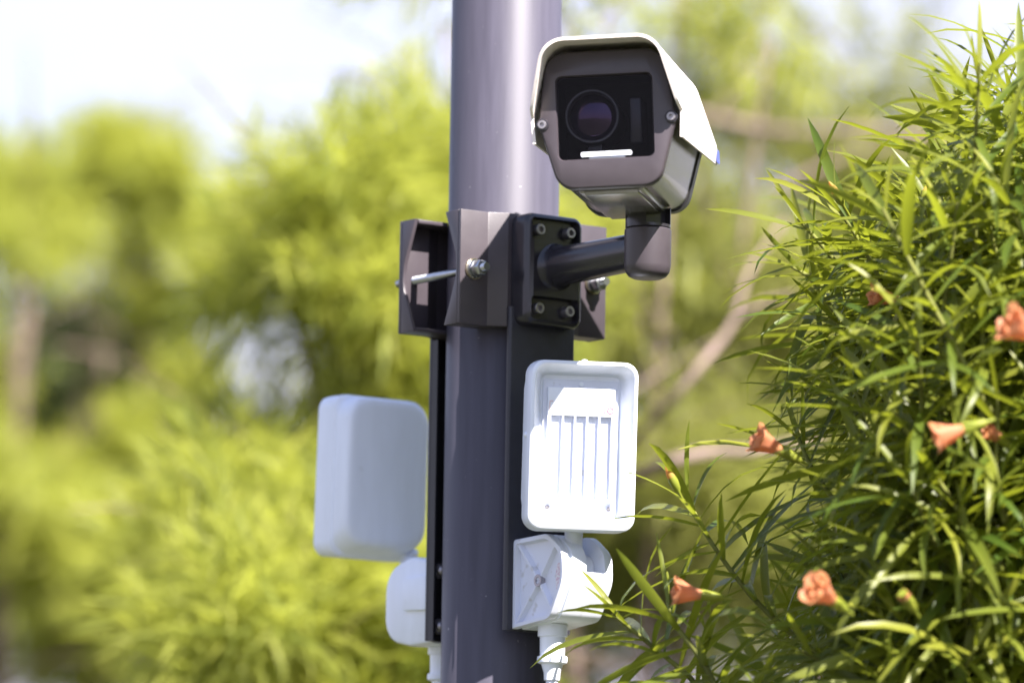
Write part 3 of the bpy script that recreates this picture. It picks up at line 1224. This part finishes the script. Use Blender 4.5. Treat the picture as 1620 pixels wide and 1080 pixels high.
# main branches carry the shoots
rootz = [Vector((BO.x + rb.uniform(-.09, .09), BO.y + rb.uniform(-.09, .09), 0)) for _ in range(7)]
mains = []
for k, (px_, py_, Y) in enumerate(((1330, 1120, -.25), (1430, 800, -.05), (1480, 620, -.18), (1600, 520, -.05), (1680, 420, -.25), (1540, 900, .15), (1800, 700, .1))):
    t_ = at(px_, py_, Y)
    b_ = rootz[k]
    m1 = b_.lerp(t_, .35) + Vector((.03 * rb.uniform(-1, 1), .03 * rb.uniform(-1, 1), .12))
    m2 = b_.lerp(t_, .72) + Vector((.02, 0, .05))
    P_ = smooth_path([b_, m1, m2, t_], 26)
    mains.append(P_)
    bm = bmesh.new()
    tube(bm, [q - BO for q in P_], [.014 - .0095 * i / 25 for i in range(26)], 10)
    build('branch', bm, M['branch'], bush)
bm = bmesh.new()
for P_, r0, r1 in stems:
    b_ = P_[0]
    cand = [q for mm in mains for q in mm if q.z < b_.z + .02] or [mains[0][0]]
    q = min(cand, key=lambda c: (c - b_).length)
    pre = smooth_path([q, q.lerp(b_, .5) + Vector((0, 0, -.01)), b_], 5)[:-1] if (q - b_).length > .01 else []
    pts_ = [v - BO for v in pre] + [v - BO for v in P_]
    tube(bm, pts_, [r0 + (r1 - r0) * i / (len(pts_) - 1) for i in range(len(pts_))], 6)
tw_ = build('twigs', bm, M['twig'], bush, ang=80)
tw_['kind'] = 'stuff'

# which leaves show largest: count picture samples that land on each leaf
allV, allF, own = [], [], []
off = 0
for li, (o_, x, y, z, L_, v, tn, wd) in enumerate(leaves):
    vs, fs = VARIANTS[v]
    B = np.array(((x.x, y.x, z.x), (x.y, y.y, z.y), (x.z, y.z, z.z)))
    allV.append((vs * (L_ * wd, L_, L_)) @ B.T + np.array(o_))
    allF.append(fs + off)
    own += [li] * len(fs)
    off += len(vs)
allV, allF = np.concatenate(allV), np.concatenate(allF)
bvh = BVHTree.FromPolygons(allV.tolist(), allF.tolist())
hits = np.zeros(len(leaves))
for py_ in range(4, 1080, 7):
    for px_ in range(880, 1620, 7):
        d = (at(px_, py_, 0) - CAM).normalized()
        h = bvh.ray_cast(CAM, d)
        if h[2] is not None: hits[own[h[2]]] += 1
order = np.argsort(-hits)
single = set(int(i) for i in order[:298])
for li in sorted(single):
    o_, x, y, z, L_, v, tn, wd = leaves[li]
    ob = bpy.data.objects.new('leaf', LEAF_ME[v * 4 + min(3, int(tn * 4))])
    COL.objects.link(ob)
    ob.parent = bush
    q = o_ - BO
    ob.matrix_local = Matrix(((x.x * wd * L_, y.x * L_, z.x * L_, q.x), (x.y * wd * L_, y.y * L_, z.y * L_, q.y), (x.z * wd * L_, y.z * L_, z.z * L_, q.z), (0, 0, 0, 1)))
rest = [(o_ - BO, x, y, z, L_, v, tn, wd) for li, (o_, x, y, z, L_, v, tn, wd) in enumerate(leaves) if li not in single]
joined_leaves('foliage', rest, M['leaf'], bush)


# flowers: twisted trumpets in a yellow green calyx
def flower(p, d, L_=.052, openr=.017, roll=0.0):
    L_, openr = L_ * .92, openr * .88
    d = d.normalized()
    x, y, z = leaf_frame(d, Vector((0, 0, 1)), roll)
    Mx = Matrix(((x.x, y.x, z.x, p.x - BO.x), (x.y, y.y, z.y, p.y - BO.y), (x.z, y.z, z.z, p.z - BO.z), (0, 0, 0, 1)))
    bm = bmesh.new()
    tl = bm.verts.layers.float.new('tint')
    N = 40
    rings = []
    for k in range(11):
        t = k / 10
        base_r = .0030 + (.0015 * min(1, t / .3)) + (openr - .0045) * max(0, (t - .28) / .72) ** 1.25
        ring = []
        for i in range(N):
            a = 2 * math.pi * i / N
            lob = (a * 5 / (2 * math.pi)) % 1.0                 # 0..1 across each petal, overlapped edge
            amp = max(0, (t - .35) / .65)
            r = base_r * (1 + amp * .20 * (lob - .5))
            yy = L_ * t + L_ * .10 * amp * math.sin(math.pi * lob) - (L_ * .04 * amp if k == 10 else 0)
            aa = a + amp * .6
            cr = amp * L_
            wv = math.sin(a * 9 + roll * 5) * .018 + math.sin(a * 17 + t * 6 + roll * 9) * .014 + rb.uniform(-.012, .012)
            r *= 1 + amp * (math.sin(a * 3 + roll * 7) * .09 + rb.uniform(-.02, .02))
            ring.append((r * math.cos(aa), yy + cr * wv, r * math.sin(aa)))
        rings.append(ring)
    vr = loft(bm, rings, True, False)
    for k, rg_ in enumerate(vr):
        for v in rg_: v[tl] = min(1, max(0, (k / 10 - .12) / .3)) * .95
    # five inner petals folded over the throat
    for i in range(5):
        a = 2 * math.pi * i / 5 + .8
        pr = []
        for k in range(5):
            t = k / 4
            r = openr * (.86 - .62 * t)
            yy = L_ * (.93 + .10 * math.sin(t * 2.4))
            pr.append([(r * math.cos(a + s * (.62 - .25 * t)) + rb.uniform(-.0008, .0008), yy - abs(s) * .003 + rb.uniform(-.0015, .0015), r * math.sin(a + s * (.62 - .25 * t)) + rb.uniform(-.0008, .0008)) for s in (-1, -.5, 0, .5, 1)])
        for rg_ in loft(bm, pr, False, False, closed=False):
            for v in rg_: v[tl] = .75
    f = build('flower', bm, M['petal'], bush, ang=60, fixn=False)
    f.matrix_local = Mx
    bm = bmesh.new()
    lathe(bm, [(.0015, -.018), (.0016, -.010), (.0035, -.008), (.0046, .0), (.0050, .008), (.0046, .016)], 'y', 14)
    for i in range(5):
        a = 2 * math.pi * i / 5
        c_, s_ = math.cos(a), math.sin(a)
        vs = [bm.verts.new(v) for v in ((c_ * .0048 - s_ * .0018, .002, s_ * .0048 + c_ * .0018), (c_ * .0048 + s_ * .0018, .002, s_ * .0048 - c_ * .0018), (c_ * .0085, .014, s_ * .0085))]
        bm.faces.new(vs)
    build('calyx', bm, M['calyx'], f, ang=60, fixn=False)


def bud(p, d, L_=.03):
    d = d.normalized()
    x, y, z = leaf_frame(d, Vector((0, 0, 1)), 0)
    bm = bmesh.new()
    lathe(bm, [(.0028, 0), (.0042, L_ * .3), (.0038, L_ * .6), (.0012, L_ * .92), (.0002, L_)], 'y', 14)
    f = build('flower_bud', bm, M['petal'], bush)
    f.matrix_local = Matrix(((x.x, y.x, z.x, p.x - BO.x), (x.y, y.y, z.y, p.y - BO.y), (x.z, y.z, z.z, p.z - BO.z), (0, 0, 0, 1)))
    bm = bmesh.new()
    lathe(bm, [(.0012, -.022), (.0014, -.006), (.0036, -.002), (.0048, .006), (.0040, .011)], 'y', 12)
    build('calyx', bm, M['calyx'], f)


def flower_px(x0, y0, x1, y1, Y, toward=0.0, **k):
    """Base at pixel (x0, y0), mouth towards pixel (x1, y1); toward > 0 turns the mouth to the viewer."""
    a, b = at(x0, y0, Y), at(x1, y1, Y - toward)
    flower(a, b - a, **k)


flower_px(1253, 722, 1193, 690, -.46, .01, L_=.043, openr=.0165)
flower_px(1128, 943, 1072, 935, -.46, .005, L_=.040, openr=.0155)
flower_px(1330, 958, 1296, 933, -.74, .022, L_=.042, openr=.0180, roll=.6)
flower_px(1545, 672, 1480, 692, -.73, .0, L_=.042, openr=.0155)
flower_px(1436, 478, 1385, 466, -.40, .01, L_=.040, openr=.013)
flower_px(1660, 545, 1596, 508, -.82, .02, L_=.050, openr=.0195)
flower_px(1590, 700, 1566, 683, -.60, .01, L_=.025, openr=.009)
flower_px(1440, 955, 1428, 938, -.70, .01, L_=.016, openr=.006)
bud(at(1330, 318, -.30), at(1312, 288, -.31) - at(1330, 318, -.30), .024)
bud(at(1070, 770, -.32), at(1054, 738, -.325) - at(1070, 770, -.32), .024)
bud(at(1462, 320, -.34), at(1464, 300, -.34) - at(1462, 320, -.34), .016)


# ---- trees and shrubs behind
def small_leaf(wr):
    vs = np.array([(-wr * .35, .02, 0), (wr * .35, .02, 0), (wr * .5, .45, -.05), (-wr * .5, .45, -.05), (0, 1.0, -.22)])
    return vs


def feathery_tree(name, label, cat, group, base, lobes, mt, nshoot, leaf_l=.10, wr=.10, per=16, shoot_l=.22, limb_r=.035, trunks=None, sweep=.6):
    """lobes: list of (centre, radii). Crown = many shoots of narrow leaves spread through the lobes."""
    root = empty(name, base)
    tag(root, label, cat, group)
    rg = np.random.default_rng(abs(hash(label)) % 1 + int(base[0] * 977 + base[1] * 31) % 100000)
    lr = random.Random(int(base[0] * 1000 + base[1] * 77))
    Bv = Vector(base)
    # trunk and limbs
    bm = bmesh.new()
    tops = []
    for c, r in lobes:
        tops.append(Vector(c))
    cen = sum(tops, Vector()) / len(tops)
    fork = Bv + Vector(((cen.x - Bv.x) * .3, (cen.y - Bv.y) * .3, max(.5, (min(t.z for t in tops) - Bv.z) * .45)))
    tube(bm, [q - Bv for q in smooth_path([Bv - Vector((0, 0, .05)), Bv.lerp(fork, .5) + Vector((.03, 0, 0)), fork], 10)], [limb_r * (1.25 - .25 * i / 9) for i in range(10)], 10)
    build('trunk', bm, M['bark'], root)
    for t in tops:
        bm = bmesh.new()
        mid = fork.lerp(t, .5) + Vector((lr.uniform(-.1, .1), lr.uniform(-.1, .1), .08))
        P_ = smooth_path([fork - Vector((0, 0, .05)), mid, t], 12)
        tube(bm, [q - Bv for q in P_], [limb_r * (.75 - .55 * i / 11) for i in range(12)], 8)
        for _ in range(5):
            q = P_[lr.randint(4, 11)]
            e = q + Vector((lr.uniform(-1, 1), lr.uniform(-1, 1), lr.uniform(0, 1))) * .35
            tube(bm, [v - Bv for v in smooth_path([q, q.lerp(e, .5) + Vector((0, 0, .04)), e], 5)], [limb_r * .22, limb_r * .18, limb_r * .14, limb_r * .1, limb_r * .05], 5)
        build('limb', bm, M['bark'], root)
    # shoots
    vol = np.array([r[0] * r[1] * r[2] for c, r in lobes])
    pick = rg.choice(len(lobes), nshoot, p=vol / vol.sum())
    C = np.array([lobes[i][0] for i in pick], dtype=float)
    Rr = np.array([lobes[i][1] for i in pick], dtype=float)
    u = rg.normal(size=(nshoot, 3))
    u /= np.linalg.norm(u, axis=1)[:, None]
    rad = rg.uniform(.15, 1, nshoot) ** .55
    wob = 1 + .22 * np.sin(u[:, 0] * 6 + pick) * np.cos(u[:, 2] * 5 + pick * 2)
    ncl = 13                                          # every lobe is a set of separate clumps
    cu = rg.normal(size=(len(lobes), ncl, 3))
    cu /= np.linalg.norm(cu, axis=2)[:, :, None]
    cu *= (rg.uniform(.1, 1, (len(lobes), ncl)) ** .5)[:, :, None]
    ci = rg.integers(0, ncl, nshoot)
    S = C + cu[pick, ci] * Rr * .92 + np.clip(rg.normal(size=(nshoot, 3)), -2, 2) * Rr * .15
    u = u * .5 + cu[pick, ci]
    ax = u * .7 + np.array((0, 0, sweep)) + rg.normal(size=(nshoot, 3)) * .35
    ax /= np.linalg.norm(ax, axis=1)[:, None]
    # leaves of all shoots
    n = nshoot * per
    sid = np.repeat(np.arange(nshoot), per)
    t = np.tile(np.linspace(.05, 1, per), nshoot)
    A = ax[sid]
    rn = rg.normal(size=(n, 3))
    side = rn - A * (rn * A).sum(1)[:, None]
    side /= np.linalg.norm(side, axis=1)[:, None]
    op = (1.15 - .75 * t)[:, None] * rg.uniform(.8, 1.2, (n, 1))
    d = A * np.cos(op) + side * np.sin(op)
    d[:, 2] -= .18
    d /= np.linalg.norm(d, axis=1)[:, None]
    O = S[sid] + A * (t * shoot_l)[:, None]
    h = rg.normal(size=(n, 3)) * .5 + np.array((0, 0, 1))
    z = h - d * (h * d).sum(1)[:, None]
    z /= np.linalg.norm(z, axis=1)[:, None]
    x = np.cross(d, z)
    ll = leaf_l * rg.uniform(.6, 1.25, n) * (1.1 - .5 * t)
    lv = small_leaf(wr)
    V = (O[:, None, :] + (x[:, None, :] * lv[None, :, 0, None] + d[:, None, :] * lv[None, :, 1, None] + z[:, None, :] * lv[None, :, 2, None]) * ll[:, None, None]).reshape(-1, 3) - np.array(base)
    i0 = np.arange(n) * 5
    F = np.stack([np.stack([i0, i0 + 1, i0 + 2], 1), np.stack([i0, i0 + 2, i0 + 3], 1), np.stack([i0 + 3, i0 + 2, i0 + 4], 1)], 1).reshape(-1, 3)
    ct = rg.uniform(0, 1, (len(lobes), ncl))[pick, ci]
    tint = np.repeat((ct * .6 + rg.uniform(0, 1, nshoot) * .25)[sid] + rg.uniform(0, .3, n), 5)
    fast_mesh('crown', V, F, tint, mt, root, smooth=False)
    return root


def lobe(px_, py_, Y, rpx, rpy, ry):
    c = at(px_, py_, Y)
    s = (Y + CAM_D) * 36.0 / LENS / 1620.0
    return (tuple(c), (rpx * s, ry, rpy * s))


GT = 'feathery trees behind the pole'
# far left pair, with holes of sky between their lobes
L1 = [lobe(-60, 370, 6.5, 120, 110, .5), lobe(50, 330, 6.6, 85, 70, .4), lobe(-110, 590, 6.4, 80, 80, .5), lobe(30, 860, 6.4, 120, 120, .5), lobe(-200, 700, 6.6, 140, 280, .5), lobe(50, 450, 6.5, 45, 25, .3), lobe(-400, 420, 6.6, 150, 150, .5), lobe(-430, 780, 6.6, 150, 220, .5)]
b1 = at(-60, 540, 6.5)
feathery_tree('feathery_tree', 'blurred yellow green tree at the far left edge of the picture', 'tree', GT, (b1.x, 6.5, 0), L1, M['far_leaf'], 2900, leaf_l=.085, shoot_l=.13)
L2 = [lobe(260, 320, 7.2, 110, 75, .4), lobe(140, 300, 7.2, 75, 55, .35), lobe(310, 460, 7.1, 85, 45, .4), lobe(170, 430, 7.1, 50, 25, .3), lobe(290, 640, 7.0, 55, 40, .3), lobe(260, 790, 6.9, 130, 80, .45), lobe(130, 950, 6.8, 100, 110, .4), lobe(350, 990, 6.9, 90, 110, .4)]
b2 = at(210, 540, 7.0)
feathery_tree('feathery_tree', 'blurred tree left of centre with bright sky holes between its clumps', 'tree', GT, (b2.x, 7.0, 0), L2, M['far_leaf'], 1700, leaf_l=.085, shoot_l=.13, trunks=True)
L3 = [lobe(490, 420, 2.5, 95, 70, .3), lobe(600, 390, 2.5, 105, 80, .3), lobe(700, 460, 2.6, 110, 120, .3), lobe(470, 500, 2.4, 80, 40, .25), lobe(610, 560, 2.5, 110, 70, .3), lobe(690, 700, 2.6, 110, 110, .3), lobe(790, 400, 2.7, 100, 100, .3), lobe(690, 270, 2.7, 45, 50, .2)]
b3 = at(640, 540, 2.6)
feathery_tree('feathery_tree', 'blurred bright green tree directly left of the pole above the shaded sensor', 'tree', GT, (b3.x, 2.6, 0), L3, M['far_leaf'], 950, leaf_l=.10, wr=.055, per=22, shoot_l=.15, limb_r=.02)
# low feathery shrub just behind, lower left
L4 = [lobe(440, 800, 2.4, 90, 60, .25), lobe(350, 900, 2.2, 90, 60, .22), lobe(570, 900, 2.3, 100, 70, .25), lobe(410, 1030, 1.8, 110, 65, .2), lobe(620, 1050, 1.9, 110, 80, .2), lobe(560, 1180, 1.9, 170, 90, .2)]
b4 = at(520, 540, 2.0)
feathery_tree('feathery_shrub', 'soft focus shrub with fans of narrow leaves under the shaded sensor', 'shrub', None, (b4.x, 2.0, 0), L4, M['far_leaf'], 620, leaf_l=.115, wr=.055, per=24, shoot_l=.16, limb_r=.016)
# far backing trees, darker, closing the view low down
L5 = [lobe(-100, 800, 11, 150, 200, .8), lobe(450, 1020, 11, 130, 150, .8), lobe(640, 720, 11, 130, 200, .8)]
b5 = at(260, 540, 11)
feathery_tree('leafy_tree', 'dim broad tree farthest back at the left behind the feathery trees', 'tree', None, (b5.x, 11, 0), L5, M['olive_leaf'], 1500, leaf_l=.16, wr=.16, shoot_l=.28, limb_r=.06)
L9 = [lobe(130, 620, 9.5, 75, 60, .5), lobe(200, 740, 9.5, 90, 70, .5), lobe(280, 1000, 9.5, 120, 120, .5), lobe(60, 860, 9.5, 120, 120, .5), lobe(330, 880, 9.5, 90, 90, .5)]  # added to fill the hollow; its shade lies in the leaf colour
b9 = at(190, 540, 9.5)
feathery_tree('shade_painted_tree', 'far tree with its shade put into dark leaf colour, in the hollow between the far left trees', 'tree', None, (b9.x, 9.5, 0), L9, M['shade_leaf'], 1200, leaf_l=.15, wr=.16, shoot_l=.22, limb_r=.05)
# right of the pole: thin topped tree with pinkish limbs
L6 = [lobe(960, 400, 3.6, 110, 90, .3), lobe(1050, 560, 3.4, 140, 150, .35), lobe(940, 640, 3.6, 110, 160, .35), lobe(1130, 420, 3.6, 110, 80, .3), lobe(1230, 600, 3.5, 140, 150, .35), lobe(1080, 860, 3.3, 170, 160, .35), lobe(900, 900, 3.5, 150, 180, .35), lobe(1300, 860, 3.5, 170, 160, .35)]
b6 = at(1080, 540, 3.5)
feathery_tree('olive_green_tree', 'blurred olive green tree in the gap between camera and bush', 'tree', None, (b6.x, 3.5, 0), L6, M['olive_leaf'], 1600, leaf_l=.09, wr=.065, per=20, shoot_l=.14, limb_r=.016)
L7 = [lobe(1180, 240, 5.5, 110, 35, .3), lobe(1350, 190, 5.4, 60, 25, .25), lobe(1090, 150, 5.5, 50, 25, .25), lobe(1250, 150, 5.5, 60, 30, .25), lobe(1420, 160, 5.5, 50, 25, .25), lobe(1450, 370, 5.5, 150, 100, .4), lobe(1350, 510, 5.5, 180, 140, .4), lobe(1560, 600, 5.6, 180, 220, .4), lobe(1450, 850, 5.6, 250, 230, .4), lobe(1150, 90, 5.5, 75, 35, .25), lobe(1340, 80, 5.5, 55, 30, .25), lobe(1800, 560, 5.6, 190, 260, .4), lobe(2080, 640, 5.7, 180, 260, .4)]
b7 = at(1300, 540, 5.5)
feathery_tree('thin_topped_tree', 'thin topped tree with pale limbs against the sky above the bush', 'tree', None, (b7.x, 5.5, 0), L7, M['olive_leaf'], 2900, leaf_l=.10, wr=.11, shoot_l=.2, limb_r=.018)
# bare pinkish limbs seen in the gaps belong to the trees in front of them
for par, (pa, ra) in (('olive_green_tree', ([(980, 765, 2.4), (1050, 735, 2.2), (1120, 715, 2.2), (1200, 712, 2.3), (1300, 690, 2.4)], .0085)),
                      ('olive_green_tree', ([(985, 715, 2.4), (1060, 635, 2.3), (1110, 575, 2.3), (1160, 510, 2.4), (1185, 430, 2.5), (1240, 350, 2.6)], .0055)),
                      ('olive_green_tree', ([(1160, 510, 2.4), (1200, 480, 2.4), (1260, 465, 2.5)], .0035)),
                      ('thin_topped_tree', ([(1000, 150, 4.6), (1120, 185, 4.6), (1240, 208, 4.6), (1360, 206, 4.6), (1500, 212, 4.7), (1650, 200, 4.8)], .009)),
                      ('thin_topped_tree', ([(1180, 330, 4.6), (1280, 275, 4.6), (1360, 240, 4.6), (1480, 225, 4.6)], .006)),
                      ('thin_topped_tree', ([(1120, 200, 4.9), (1170, 120, 4.9), (1200, 60, 5.0), (1210, -20, 5.0)], .006))):
    po = bpy.data.objects[par]
    P_ = smooth_path([at(*q) for q in pa], 14)
    bm = bmesh.new()
    tube(bm, [q - po.location for q in P_], [ra * (1.2 - .5 * i / 13) for i in range(14)], 10)
    build('limb', bm, M['bark'], po)
# wisps hanging into the top of the picture
L8 = [lobe(700, 40, 3.0, 50, 50, .15), lobe(800, -60, 3.0, 150, 70, .25), lobe(960, 30, 3.2, 70, 70, .2), lobe(1080, -40, 3.2, 130, 90, .25), lobe(1220, 60, 3.3, 110, 70, .25)]
b8 = at(1010, 540, 3.1)
feathery_tree('overhanging_tree', 'tree with thin wisps hanging into the top of the picture beside the pole', 'tree', None, (b8.x, 3.1, 0), L8, M['far_leaf'], 80, leaf_l=.09, wr=.08, shoot_l=.18, limb_r=.016, sweep=.1)
